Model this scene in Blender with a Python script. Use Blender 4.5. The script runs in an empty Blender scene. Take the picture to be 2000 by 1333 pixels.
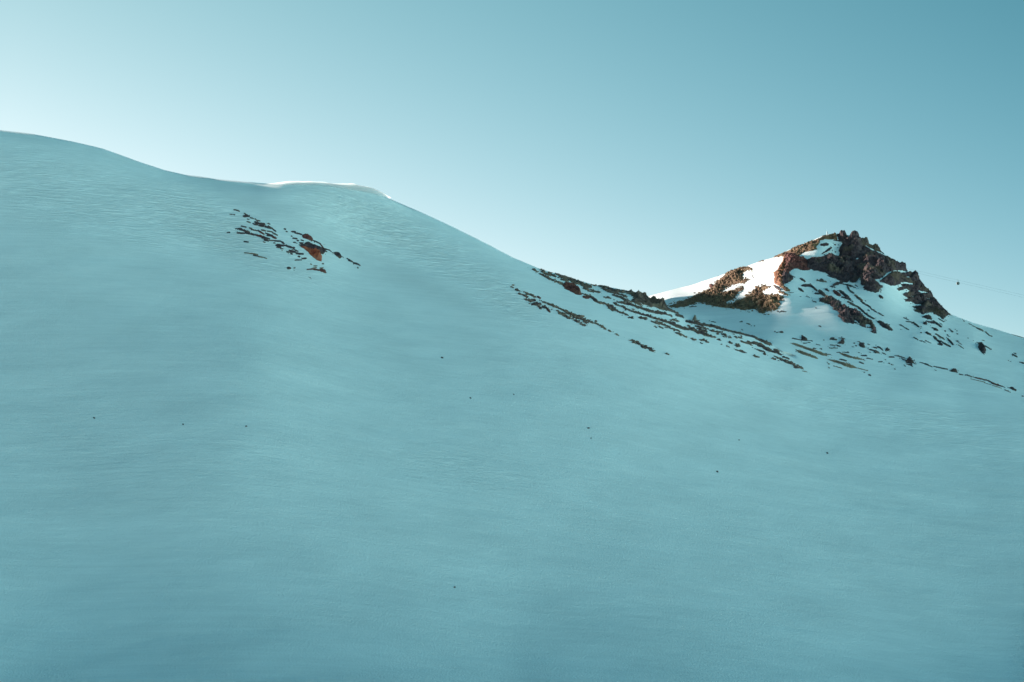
import bpy, math, random
import numpy as np
from mathutils import Vector, Matrix

S = bpy.context.scene
COL = S.collection
# ------------------------------------------------------------------ camera
F = 3889.0                      # focal length in pixels of the 2000 px wide photograph (70 mm on 36 mm)
PITCH = math.atan(333.5 / F)
cd = bpy.data.cameras.new('camera'); cam = bpy.data.objects.new('camera', cd); COL.objects.link(cam)
cd.sensor_width = 36.0; cd.lens = 36.0 * F / 2000.0
cd.clip_start = 0.1; cd.clip_end = 30000
cam.location = (0, 0, 0); cam.rotation_euler = (math.pi / 2 + PITCH, 0, 0)
S.camera = cam
# ------------------------------------------------------------------ sky, sun, exposure
SUN_AZ = 50.0
SUN_EL = 12.0
ZCAP = 0.325
W = bpy.data.worlds.new('World'); S.world = W; W.use_nodes = True
nt = W.node_tree
sky = nt.nodes.new('ShaderNodeTexSky'); sky.sky_type = 'NISHITA'; sky.sun_disc = False
sky.sun_elevation = math.radians(SUN_EL); sky.sun_rotation = math.radians(-SUN_AZ)
sky.altitude = 3000; sky.air_density = 1.0; sky.dust_density = 0.6; sky.ozone_density = 1.0
SKY_POW = 0.6
SKY_K = ((0.366, -3.21, 3.27), (0.618, -1.32, 1.55), (0.731, -1.335, 1.15))   # gain, change with height, change towards the sun
def wmath(op, a, b=None, clamp=False):
    x = nt.nodes.new('ShaderNodeMath'); x.operation = op; x.use_clamp = clamp
    for i, q in enumerate((a, b)):
        if q is None: continue
        if isinstance(q, (int, float)): x.inputs[i].default_value = q
        else: nt.links.new(q, x.inputs[i])
    return x.outputs[0]
_a, _e = math.radians(SUN_AZ), math.radians(SUN_EL)
sdir = Vector((-math.sin(_a) * math.cos(_e), math.cos(_a) * math.cos(_e), math.sin(_e)))
wtc = nt.nodes.new('ShaderNodeTexCoord')
vd = nt.nodes.new('ShaderNodeVectorMath'); vd.operation = 'DOT_PRODUCT'; vd.inputs[1].default_value = sdir
nt.links.new(wtc.outputs['Generated'], vd.inputs[0])
wz = nt.nodes.new('ShaderNodeSeparateXYZ'); nt.links.new(wtc.outputs['Generated'], wz.inputs[0])
zc = wmath('MINIMUM', wmath('MAXIMUM', wz.outputs[2], 0.04), ZCAP)
zf = wmath('SUBTRACT', 1.0, wmath('EXPONENT', wmath('DIVIDE', wmath('MULTIPLY', zc, -1.0), 0.3)))
dfront = wmath('MINIMUM', wmath('MAXIMUM', vd.outputs['Value'], 0.30), 0.82)
dback = wmath('MULTIPLY', wmath('MAXIMUM', wmath('SUBTRACT', 0.25, vd.outputs['Value']), 0.0), wmath('SUBTRACT', 1.0, wmath('MINIMUM', wmath('MULTIPLY', wz.outputs[2], 1.3), 1.0)))
BACK = (2.08, 2.08, 1.96)      # the sky opposite the sun is bright again low down
sep = nt.nodes.new('ShaderNodeSeparateColor'); comb = nt.nodes.new('ShaderNodeCombineColor')
nt.links.new(sky.outputs[0], sep.inputs[0])
for i, (kg, kz, kd) in enumerate(SKY_K):
    base = wmath('MULTIPLY', wmath('POWER', sep.outputs[i], SKY_POW), kg)
    ex = wmath('EXPONENT', wmath('ADD', wmath('ADD', wmath('MULTIPLY', zf, kz), wmath('MULTIPLY', dfront, kd)), wmath('MULTIPLY', dback, BACK[i])))
    nt.links.new(wmath('MULTIPLY', base, ex), comb.inputs[i])
bg = nt.nodes['Background']; bg.inputs[1].default_value = 0.15
nt.links.new(comb.outputs[0], bg.inputs[0])
sd = bpy.data.lights.new('sun', 'SUN'); sd.energy = 5.0; sd.angle = math.radians(0.5); sd.color = (1.0, 0.90, 0.78)
sun = bpy.data.objects.new('sun', sd); COL.objects.link(sun)
_a, _e = math.radians(SUN_AZ), math.radians(SUN_EL)
sdir = Vector((-math.sin(_a) * math.cos(_e), math.cos(_a) * math.cos(_e), math.sin(_e)))
sun.rotation_euler = sdir.to_track_quat('Z', 'Y').to_euler()
S.view_settings.view_transform = 'Standard'; S.view_settings.look = 'None'
S.view_settings.exposure = 1.1; S.view_settings.gamma = 1.0
S.cycles.max_bounces = 6; S.cycles.volume_bounces = 3

# ------------------------------------------------------------------ small helpers
rng = np.random.default_rng(7)
def tag(o, label=None, cat=None, group=None, kind=None):
    if label: o['label'] = label
    if cat: o['category'] = cat
    if group: o['group'] = group
    if kind: o['kind'] = kind
    return o

def _hash(ix, iy, iz, seed):
    h = (ix * 374761393 + iy * 668265263 + iz * 2147483647 + seed * 974634777) & 0xffffffff
    h = ((h ^ (h >> 13)) * 1274126177) & 0xffffffff
    h = ((h ^ (h >> 15)) * 2246822519) & 0xffffffff
    return ((h ^ (h >> 16)) & 0xffffff) / float(0xffffff)

def vnoise(p, seed=0):
    """value noise, p (...,3) -> -1..1"""
    i = np.floor(p).astype(np.int64); f = p - i; f = f * f * f * (f * (f * 6 - 15) + 10)
    r = 0
    for dx in (0, 1):
        wx = f[..., 0] if dx else 1 - f[..., 0]
        for dy in (0, 1):
            wy = f[..., 1] if dy else 1 - f[..., 1]
            for dz in (0, 1):
                wz = f[..., 2] if dz else 1 - f[..., 2]
                r = r + wx * wy * wz * _hash(i[..., 0] + dx, i[..., 1] + dy, i[..., 2] + dz, seed)
    return r * 2 - 1

def fbm(p, octv=4, seed=0, gain=0.5):
    r = 0; a = 1; t = 0
    for k in range(octv):
        r = r + a * vnoise(p * (2.03 ** k) + 17.3 * k, seed + k); t += a; a *= gain
    return r / t

def worley(p, seed=0):
    """distance to the nearest cell point and that cell's random value"""
    i = np.floor(p).astype(np.int64); best = np.full(p.shape[:-1], 9.0); val = np.zeros(p.shape[:-1])
    for dx in (-1, 0, 1):
        for dy in (-1, 0, 1):
            for dz in (-1, 0, 1):
                cx, cy, cz = i[..., 0] + dx, i[..., 1] + dy, i[..., 2] + dz
                qx = cx + _hash(cx, cy, cz, seed); qy = cy + _hash(cx, cy, cz, seed + 1); qz = cz + _hash(cx, cy, cz, seed + 2)
                d = (p[..., 0] - qx) ** 2 + (p[..., 1] - qy) ** 2 + (p[..., 2] - qz) ** 2
                m = d < best
                best = np.where(m, d, best); val = np.where(m, _hash(cx, cy, cz, seed + 3), val)
    return np.sqrt(best), val

def grid_mesh(name, P, keep=None, mat=None, smooth=False, attrs=None, close=False):
    ny, nx = P.shape[:2]
    idx = np.arange(ny * nx).reshape(ny, nx)
    q = np.stack([idx[1:, :-1], idx[1:, 1:], idx[:-1, 1:], idx[:-1, :-1]], -1).reshape(-1, 4)
    if keep is not None: q = q[keep.reshape(-1)]
    if len(q) == 0: return None
    used = np.unique(q); remap = np.full(ny * nx, -1); remap[used] = np.arange(len(used))
    v = P.reshape(-1, 3)[used]; q = remap[q]
    me = bpy.data.meshes.new(name)
    me.vertices.add(len(v)); me.vertices.foreach_set('co', v.astype(np.float32).ravel())
    me.loops.add(q.size); me.loops.foreach_set('vertex_index', q.astype(np.int32).ravel())
    me.polygons.add(len(q)); me.polygons.foreach_set('loop_start', np.arange(0, q.size, 4, dtype=np.int32))
    me.polygons.foreach_set('use_smooth', np.full(len(q), smooth))
    for k, a in (attrs or {}).items():
        at = me.attributes.new(k, 'FLOAT', 'POINT'); at.data.foreach_set('value', a.reshape(-1)[used].astype(np.float32))
    me.update(calc_edges=True); me.validate()
    if mat: me.materials.append(mat)
    o = bpy.data.objects.new(name, me); COL.objects.link(o)
    return o

def tps(ctrl):
    c = np.array(ctrl, float); xy = c[:, :2] / 1000.0; val = np.log(c[:, 2]); n = len(c)
    def phi(r2): return np.where(r2 > 0, 0.5 * r2 * np.log(np.maximum(r2, 1e-12)), 0)
    r2 = ((xy[:, None] - xy[None]) ** 2).sum(-1)
    A = np.zeros((n + 3, n + 3)); A[:n, :n] = phi(r2) + np.eye(n) * 1e-4
    A[:n, n] = 1; A[:n, n + 1:] = xy; A[n, :n] = 1; A[n + 1:, :n] = xy.T
    sol = np.linalg.solve(A, np.concatenate([val, np.zeros(3)]))
    def ev(u, v):
        u = np.asarray(u, float) / 1000; v = np.asarray(v, float) / 1000
        r = sol[n] + sol[n + 1] * u + sol[n + 2] * v
        for k in range(n): r = r + sol[k] * phi((u - xy[k, 0]) ** 2 + (v - xy[k, 1]) ** 2)
        return np.exp(r)
    return ev

def sstep(a, b, x):
    t = np.clip((x - a) / (b - a), 0, 1); return t * t * (3 - 2 * t)

# ------------------------------------------------------------------ the mountain as a height field
# Ridge heights are given as sight lines, the distances (m) by control points.
def curve(s):
    p = np.array([[float(t) for t in q.split(',')] for q in s.split()])
    return lambda u: np.interp(u, p[:, 0], p[:, 1])
vA = curve('-4500,330 -3200,200 -2500,150 -1500,150 -700,185 -300,222 0,255 60,263 140,277 200,292 260,313 320,334 360,343 420,351 520,358 620,361 680,368 715,374 740,380 770,391 800,405 860,432 930,465 1000,502 1050,524 1100,540 1160,558 1200,564 1250,573 1262,580 1285,592 1300,600 1310,605 1340,624 1386,636 1430,648 1472,658 1504,671 1530,695 1580,730 1700,772 1850,800 2000,815 2600,870 4500,1000')  # left of the frame: unseen shoulder raised to shadow the foreground
vF = curve('-4500,600 -2500,460 -1400,288 -700,281 0,330 600,440 1000,575 1150,605 1240,592 1270,578 1290,572 1330,562 1360,554 1400,542 1430,531 1450,524 1490,510 1510,503 1520,498 1540,488 1560,479 1590,468 1605,461 1617,458 1640,457 1660,459 1680,464 1697,475 1712,482 1722,491 1731,500 1745,510 1762,517 1768,525 1774,533 1785,537 1795,546 1803,558 1818,578 1835,597 1845,607 1855,614 1870,620 1900,632 1940,643 1970,652 2000,660 2600,800 4500,900')  # left end: unseen massif added to block the sun from the basin
D_A = tps([(-2500, 150, 850), (-4500, 330, 850), (-4500, 1333, 330), (-4500, 1560, 240), (-700, 185, 840), (0, 255, 770), (500, 358, 735), (620, 362, 738), (740, 380, 752), (1000, 502, 712), (1310, 604, 690), (1504, 671, 695), (1600, 735, 672), (2000, 815, 655),
    (450, 450, 690), (680, 520, 680), (0, 700, 560), (500, 700, 560), (1000, 800, 560), (1500, 850, 588), (1750, 900, 585), (2000, 950, 570), (0, 1333, 370), (1000, 1333, 385), (2000, 1333, 425),
    (-700, 700, 560), (-700, 1333, 300), (-2500, 1333, 300), (2600, 870, 640), (2600, 1333, 380), (4500, 1000, 700), (4500, 1333, 320), (0, 1560, 305), (1000, 1560, 305), (2000, 1560, 350), (-2500, 1560, 275), (4500, 1560, 275)])
D_C = tps([(a_, b_, c_ * 0.85) for a_, b_, c_ in [(1310, 612, 1060), (1400, 650, 930), (1504, 675, 840), (1270, 577, 1500), (1330, 562, 1460), (1410, 540, 1375), (1510, 503, 1270), (1600, 463, 1228), (1575, 503, 1200), (1640, 486, 1218),
    (1650, 452, 1235), (1678, 455, 1230), (1720, 490, 1215), (1768, 524, 1200), (1810, 567, 1180), (1855, 613, 1150), (1920, 637, 1130), (2000, 658, 1100), (2600, 800, 900),
    (1340, 603, 1125), (1450, 612, 1045), (1560, 612, 1014), (1400, 570, 1255), (1450, 560, 1215), (1490, 590, 1095), (1520, 560, 1095), (1535, 515, 1190),
    (1580, 530, 1165), (1660, 545, 1150), (1650, 503, 1203), (1740, 530, 1160), (1720, 550, 1130), (1790, 600, 1130), (1700, 600, 1060), (1620, 600, 1035), (1600, 650, 935),
    (1700, 650, 950), (1800, 650, 985), (1900, 660, 1025), (1950, 720, 905), (1750, 705, 870), (1870, 750, 830), (1500, 640, 940),
    (1200, 640, 1250), (1000, 620, 1200), (600, 480, 1200), (0, 380, 1200), (-700, 330, 1200), (-2500, 640, 1200), (1200, 600, 1500), (1000, 570, 1550), (600, 430, 1600), (0, 325, 1650), (-700, 280, 1700), (-2500, 590, 1500), (4500, 900, 900)]] + [(u_, float(vA(u_)) + k_, float(D_A(u_, float(vA(u_)) + k_))) for u_ in (1430, 1500, 1570, 1650, 1740, 1830, 1920, 2010, 2200, 2600) for k_ in (0, 70, 150, 230) if k_ > 0 or u_ > 1520])
CP, SP = math.cos(PITCH), math.sin(PITCH)
def ray(u, v, D):
    xc = (u - 1000) / F; yc = -(v - 666.5) / F
    return np.stack([xc * D, (CP - yc * SP) * D, (SP + yc * CP) * D], -1)
def dist_A(u, v):
    a = vA(u); vv = np.maximum(v, a)
    rnd = 1 - sstep(1350, 1560, u)
    D = D_A(u, vv) + rnd * (26 - 21 * sstep(480, 560, u) * sstep(820, 740, u)) * np.exp(-(vv - a) / 12) + (D_C(u, vv) - D_A(u, vv)) * sstep(1440, 1600, u) * np.exp(-((vv - a) / 130) ** 1.5)
    return D
def undul(P):
    q = P * 1.0
    return (0.55 * fbm(q / 70.0, 2, 11) + 0.30 * fbm(q / np.array([26.0, 14.0, 20.0]), 2, 12) + 0.10 * fbm(q / np.array([7.0, 3.5, 6.0]), 3, 13))
def surf_A(u, v):
    """near hillside; above the ridge line it rolls over and falls away behind"""
    a = vA(u); s = np.maximum(a - v, 0)
    P = ray(u, np.maximum(v, a) + 2.4 * s, dist_A(u, v) + 0.8 * s)
    P[..., 2] += undul(P) * sstep(2600, 1800, np.abs(u - 1000)); return P
def surf_C(u, v):
    a = vF(u); s = np.maximum(a - v, 0)
    P = ray(u, np.maximum(v, a) + 1.1 * s, D_C(u, np.maximum(v, a)) + 0.7 * s)
    P[..., 2] += undul(P); return P

# ------------------------------------------------------------------ materials
def new_mat(name):
    m = bpy.data.materials.new(name); m.use_nodes = True
    n = m.node_tree.nodes; return m, m.node_tree, n['Principled BSDF']
def N(t, typ, **kw):
    x = t.nodes.new(typ)
    for k, v in kw.items():
        if hasattr(x, k): setattr(x, k, v)
        else: x.inputs[k].default_value = v
    return x
def snow_material():
    m, t, b = new_mat('snow')
    L = t.links.new
    tc = N(t, 'ShaderNodeTexCoord')
    at = N(t, 'ShaderNodeAttribute', attribute_name='crust')
    # wind ripples, long across the slope
    mp = N(t, 'ShaderNodeMapping'); mp.inputs['Scale'].default_value = (0.16, 0.75, 0.75); mp.inputs['Rotation'].default_value = (0, 0, math.radians(12))
    L(tc.outputs['Object'], mp.inputs[0])
    n1 = N(t, 'ShaderNodeTexNoise'); n1.inputs['Scale'].default_value = 1.0; n1.inputs['Detail'].default_value = 5; n1.inputs['Roughness'].default_value = 0.62
    L(mp.outputs[0], n1.inputs['Vector'])
    n2 = N(t, 'ShaderNodeTexNoise'); n2.inputs['Scale'].default_value = 0.05; n2.inputs['Detail'].default_value = 5
    L(tc.outputs['Object'], n2.inputs['Vector'])
    n3 = N(t, 'ShaderNodeTexNoise'); n3.inputs['Scale'].default_value = 2.2; n3.inputs['Detail'].default_value = 3
    L(tc.outputs['Object'], n3.inputs['Vector'])
    # crests of wind crust painted whiter than the packed snow between, for the grazing light they catch
    r1 = N(t, 'ShaderNodeMapRange'); r1.inputs['From Min'].default_value = 0.53; r1.inputs['From Max'].default_value = 0.68
    L(n1.outputs['Fac'], r1.inputs['Value'])
    mu = N(t, 'ShaderNodeMath', operation='MULTIPLY'); L(r1.outputs[0], mu.inputs[0]); L(at.outputs['Fac'], mu.inputs[1])
    mx = N(t, 'ShaderNodeMix', data_type='RGBA'); mx.inputs['A'].default_value = (0.66, 0.68, 0.69, 1); mx.inputs['B'].default_value = (0.96, 0.97, 0.975, 1)
    r2 = N(t, 'ShaderNodeMapRange'); r2.inputs['From Min'].default_value = 0.3; r2.inputs['From Max'].default_value = 0.7; r2.inputs['To Min'].default_value = 0.2; r2.inputs['To Max'].default_value = 0.45
    L(n2.outputs['Fac'], r2.inputs['Value'])
    ad = N(t, 'ShaderNodeMath', operation='ADD', use_clamp=True); L(mu.outputs[0], ad.inputs[0]); L(r2.outputs[0], ad.inputs[1])
    # brighter light up high painted in as paler snow; long faint streaks of drift run across the slope
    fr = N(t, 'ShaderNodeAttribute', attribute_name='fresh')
    mp4 = N(t, 'ShaderNodeMapping'); mp4.inputs['Scale'].default_value = (0.035, 0.5, 0.6); mp4.inputs['Rotation'].default_value = (0, 0, math.radians(-14))
    L(tc.outputs['Object'], mp4.inputs[0])
    n4 = N(t, 'ShaderNodeTexNoise'); n4.inputs['Scale'].default_value = 1.0; n4.inputs['Detail'].default_value = 6; n4.inputs['Roughness'].default_value = 0.7
    L(mp4.outputs[0], n4.inputs['Vector'])
    r4 = N(t, 'ShaderNodeMapRange'); r4.inputs['From Min'].default_value = 0.35; r4.inputs['From Max'].default_value = 0.7; r4.inputs['To Min'].default_value = -0.11; r4.inputs['To Max'].default_value = 0.12
    L(n4.outputs['Fac'], r4.inputs['Value'])
    n5 = N(t, 'ShaderNodeTexNoise'); n5.inputs['Scale'].default_value = 1.1; n5.inputs['Detail'].default_value = 4; n5.inputs['Roughness'].default_value = 0.75
    L(tc.outputs['Object'], n5.inputs['Vector'])
    r5 = N(t, 'ShaderNodeMapRange'); r5.inputs['From Min'].default_value = 0.64; r5.inputs['From Max'].default_value = 0.74; r5.inputs['To Max'].default_value = 0.45
    L(n5.outputs['Fac'], r5.inputs['Value'])
    for q_ in (r4.outputs[0], r5.outputs[0]):
        a_ = N(t, 'ShaderNodeMath', operation='ADD'); L(ad.outputs[0], a_.inputs[0]); L(q_, a_.inputs[1]); ad = a_
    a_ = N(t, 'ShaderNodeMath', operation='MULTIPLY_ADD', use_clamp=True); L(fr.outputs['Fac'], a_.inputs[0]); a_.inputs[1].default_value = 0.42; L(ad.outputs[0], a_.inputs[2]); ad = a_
    L(ad.outputs[0], mx.inputs['Factor']); L(mx.outputs['Result'], b.inputs['Base Color'])
    bs = N(t, 'ShaderNodeMath', operation='MULTIPLY_ADD'); L(at.outputs['Fac'], bs.inputs[0]); bs.inputs[1].default_value = 0.9; bs.inputs[2].default_value = 0.05
    bp = N(t, 'ShaderNodeBump'); bp.inputs['Distance'].default_value = 1.9
    L(bs.outputs[0], bp.inputs['Strength']); L(n1.outputs['Fac'], bp.inputs['Height'])
    bp2 = N(t, 'ShaderNodeBump'); bp2.inputs['Distance'].default_value = 0.3; bp2.inputs['Strength'].default_value = 0.5
    L(n3.outputs['Fac'], bp2.inputs['Height']); L(bp.outputs[0], bp2.inputs['Normal'])
    L(bp2.outputs[0], b.inputs['Normal'])
    b.inputs['Roughness'].default_value = 0.75; b.inputs['Specular IOR Level'].default_value = 0.25
    return m
def rock_material(name, c_dark, c_mid, c_light, olive=(0.10, 0.095, 0.06), ol=0.35):
    m, t, b = new_mat(name); L = t.links.new
    tc = N(t, 'ShaderNodeTexCoord')
    n1 = N(t, 'ShaderNodeTexNoise'); n1.inputs['Scale'].default_value = 0.35; n1.inputs['Detail'].default_value = 8; n1.inputs['Roughness'].default_value = 0.65
    L(tc.outputs['Object'], n1.inputs['Vector'])
    cr = N(t, 'ShaderNodeValToRGB'); e = cr.color_ramp.elements
    e[0].position = 0.36; e[0].color = (*c_dark, 1); e[1].position = 0.66; e[1].color = (*c_light, 1)
    k = e.new(0.5); k.color = (*c_mid, 1)
    L(n1.outputs['Fac'], cr.inputs[0])
    n2 = N(t, 'ShaderNodeTexNoise'); n2.inputs['Scale'].default_value = 0.11; n2.inputs['Detail'].default_value = 6
    L(tc.outputs['Object'], n2.inputs['Vector'])
    r = N(t, 'ShaderNodeMapRange'); r.inputs['From Min'].default_value = 0.5; r.inputs['From Max'].default_value = 0.62; r.inputs['To Max'].default_value = ol
    L(n2.outputs['Fac'], r.inputs['Value'])
    mx = N(t, 'ShaderNodeMix', data_type='RGBA'); L(r.outputs[0], mx.inputs['Factor']); L(cr.outputs[0], mx.inputs['A']); mx.inputs['B'].default_value = (*olive, 1)
    L(mx.outputs['Result'], b.inputs['Base Color'])
    n3 = N(t, 'ShaderNodeTexNoise'); n3.inputs['Scale'].default_value = 1.2; n3.inputs['Detail'].default_value = 6; n3.inputs['Roughness'].default_value = 0.7
    L(tc.outputs['Object'], n3.inputs['Vector'])
    bp = N(t, 'ShaderNodeBump'); bp.inputs['Distance'].default_value = 0.5; bp.inputs['Strength'].default_value = 0.8
    L(n3.outputs['Fac'], bp.inputs['Height']); L(bp.outputs[0], b.inputs['Normal'])
    b.inputs['Roughness'].default_value = 0.9; b.inputs['Specular IOR Level'].default_value = 0.2
    return m
SNOW = snow_material()
MATS = {
    'k': rock_material('dark_basalt', (0.037, 0.022, 0.026), (0.071, 0.042, 0.049), (0.122, 0.077, 0.077), (0.17, 0.115, 0.07), 0.45),
    's': rock_material('grey_scree', (0.063, 0.039, 0.038), (0.134, 0.090, 0.077), (0.242, 0.162, 0.126), (0.23, 0.165, 0.115), 0.5),
    'r': rock_material('red_rock', (0.072, 0.024, 0.023), (0.144, 0.044, 0.040), (0.216, 0.093, 0.068), (0.14, 0.06, 0.045), 0.4),
    'o': rock_material('orange_rock', (0.15, 0.055, 0.035), (0.31, 0.12, 0.06), (0.45, 0.21, 0.12), (0.12, 0.055, 0.055), 0.5),
    'q': rock_material('rust_rock', (0.195, 0.038, 0.024), (0.375, 0.091, 0.048), (0.495, 0.182, 0.112), (0.28, 0.09, 0.06), 0.5),
    'b': rock_material('brown_rubble', (0.072, 0.036, 0.025), (0.180, 0.095, 0.053), (0.342, 0.216, 0.128), (0.22, 0.15, 0.07), 0.4),
    'g': rock_material('olive_gravel', (0.168, 0.104, 0.076), (0.242, 0.153, 0.109), (0.315, 0.211, 0.142), (0.28, 0.195, 0.12), 0.5),
}

# ------------------------------------------------------------------ snow sheets
def blob(u, v, cx, cy, rx, ry, ang=0):
    c, s = math.cos(math.radians(ang)), math.sin(math.radians(ang))
    x = (u - cx) * c + (v - cy) * s; y = -(u - cx) * s + (v - cy) * c
    return np.exp(-((x / rx) ** 2 + (y / ry) ** 2) ** 1.5)
def crust_A(u, v):
    c = 0.06 + 0.55 * blob(u, v, 180, 385, 300, 75, 14) + 0.5 * blob(u, v, 400, 430, 120, 50, 25) + 0.8 * blob(u, v, 690, 420, 170, 50, 28) + 0.6 * blob(u, v, 880, 500, 200, 45, 34)
    c += 0.6 * blob(u, v, 540, 500, 130, 50, 25) + 0.4 * blob(u, v, 1000, 590, 70, 30, 20) + 0.35 * blob(u, v, 1680, 790, 230, 50, 10) + 0.10 * blob(u, v, 300, 880, 350, 80, 5) + 0.2 * blob(u, v, 900, 920, 150, 40, 10)
    c += 0.25 * blob(u, v, 1900, 830, 150, 80, 20)
    return np.clip(c, 0, 1)
def crust_C(u, v): return 0.25 + 0.3 * blob(u, v, 1890, 660, 120, 70, 20)
def painted_light_A(u, v):  # light painted into the snow colour, fading downhill from the ridge
    line = np.interp(u, [330, 400, 560, 720, 900, 1050], [335, 362, 425, 505, 590, 660])      # shade of the steeper band below the hump, painted darker
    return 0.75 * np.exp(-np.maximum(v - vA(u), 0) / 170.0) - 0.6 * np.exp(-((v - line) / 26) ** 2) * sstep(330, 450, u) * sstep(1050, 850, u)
def painted_light_C(u, v): return 0.75 + 0 * u  # far snow painted paler throughout, for its brighter light

def cols(lo, hi, step): return np.arange(lo, hi, step)
uin = np.concatenate([np.linspace(-4500, -320, 50), cols(-300, 1980, 5), cols(1980, 2200, 10), np.linspace(2220, 4500, 28)])
rows = []; cr = []
tA = np.linspace(0, 1, 330) ** 0.9
U, T = np.meshgrid(uin, tA)
VA = vA(U); V = 1560 + (VA - 1560) * T
PA = surf_A(U, V); cA = crust_A(U, V); fA = painted_light_A(U, V)
# below the frame: the gully floor between the photographer's knoll and the slope
P0 = PA[0]
lead = []
for f in (0.0, 0.02, 0.05, 0.1, 0.18, 0.3, 0.45, 0.6, 0.75, 0.88, 0.96):
    q = P0.copy(); q[:, :2] = P0[:, :2] * (f + (1 - f) * 0.012 if f == 0 else f)
    zz = -1.7 + (P0[:, 2] + 1.7) * (0.5 - 0.5 * np.cos(math.pi * min(1, f * 1.15)))
    q[:, 2] = zz - 10 * math.sin(math.pi * f) ** 2; lead.append(q)
lead = np.array(lead)
# over the ridge and down into the hidden hollow behind it
u1 = uin
roll = []
for s in (2, 5, 10, 18, 30):
    roll.append(surf_A(u1, vA(u1) - s * (1 - sstep(1440, 1540, u1)) ))
roll = np.array(roll)
vB = vA(u1) + 90 * (1 - sstep(1200, 1330, u1)) + 14 * sstep(1200, 1330, u1) * (1 - sstep(1400, 1520, u1))
near_ok = sstep(1500, 1570, u1)
vB = vB - 18 * near_ok
nC = 260
TC = np.linspace(0, 1, nC)
vFu = vF(u1)
VC = vB[None] + (vFu - vB)[None] * TC[:, None]
UC = np.repeat(u1[None], nC, 0)
PC = surf_C(UC, VC); cC = crust_C(UC, VC); fC = painted_light_C(UC, VC)
mid = []
for f in (0.25, 0.5, 0.75):
    q = roll[-1] * (1 - f) + PC[0] * f; q[:, 2] -= 12 * math.sin(math.pi * f) * (1 - near_ok); mid.append(q)
mid = np.array(mid)
back = []
for s in (1, 3, 6, 12, 25, 60, 140):
    back.append(surf_C(u1, vFu - s))
last = back[-1]
for f, dz in ((1.3, -80), (2.0, -160), (4.0, -260), (12.0, -300)):
    q = last.copy(); q[:, :2] *= f; q[:, 2] = np.minimum(last[:, 2] * 1.0 + dz, last[:, 2] + dz); back.append(q)
back = np.array(back)
# where the near slope runs straight into the far one (right of the frame) the roll and gap collapse
w = near_ok[None, :, None]
ks = np.arange(1, len(roll) + len(mid) + 1)[:, None] * 2.0
tgt = surf_C(np.repeat(u1[None], len(ks), 0), vA(u1)[None] - ks)
roll = roll * (1 - w) + tgt[:len(roll)] * w; mid = mid * (1 - w) + tgt[len(roll):] * w
ALLP = np.concatenate([lead, PA, roll, mid, PC, back], 0)
def const(n, v=0.1): return np.full((n, len(u1)), v)
CRUST = np.concatenate([const(len(lead)), cA, const(len(roll)), const(len(mid)), cC, const(len(back))], 0)
PAINTED_LIGHT = np.concatenate([const(len(lead), 0.0), fA, const(len(roll), 0.75), const(len(mid), 0.75), fC, const(len(back), 0.75)], 0)
g = grid_mesh('snow_mountainside', ALLP, mat=SNOW, smooth=True, attrs={'crust': CRUST, 'fresh': PAINTED_LIGHT})
tag(g, 'smooth shaded snow slope filling the foreground and rising to the ridge and far summit', 'snow slope', kind='structure')

# the ground all round, out to the horizon
x0 = 0
ang = np.radians(np.linspace(0, 360, 73)); rad = np.array([3, 40, 200, 800, 2500, 8000, 20000])
A_, R_ = np.meshgrid(ang, rad)
G = np.stack([R_ * np.cos(A_), R_ * np.sin(A_), -1.9 - 60 * sstep(0, 400, R_) - 200 * sstep(400, 3000, R_)], -1)
gg = grid_mesh('ground', G, mat=SNOW, smooth=True, attrs={'crust': np.full(G.shape[:2], 0.1)})
tag(gg, 'snow covered valley floor stretching away to the horizon', 'snow ground', kind='structure')

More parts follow.
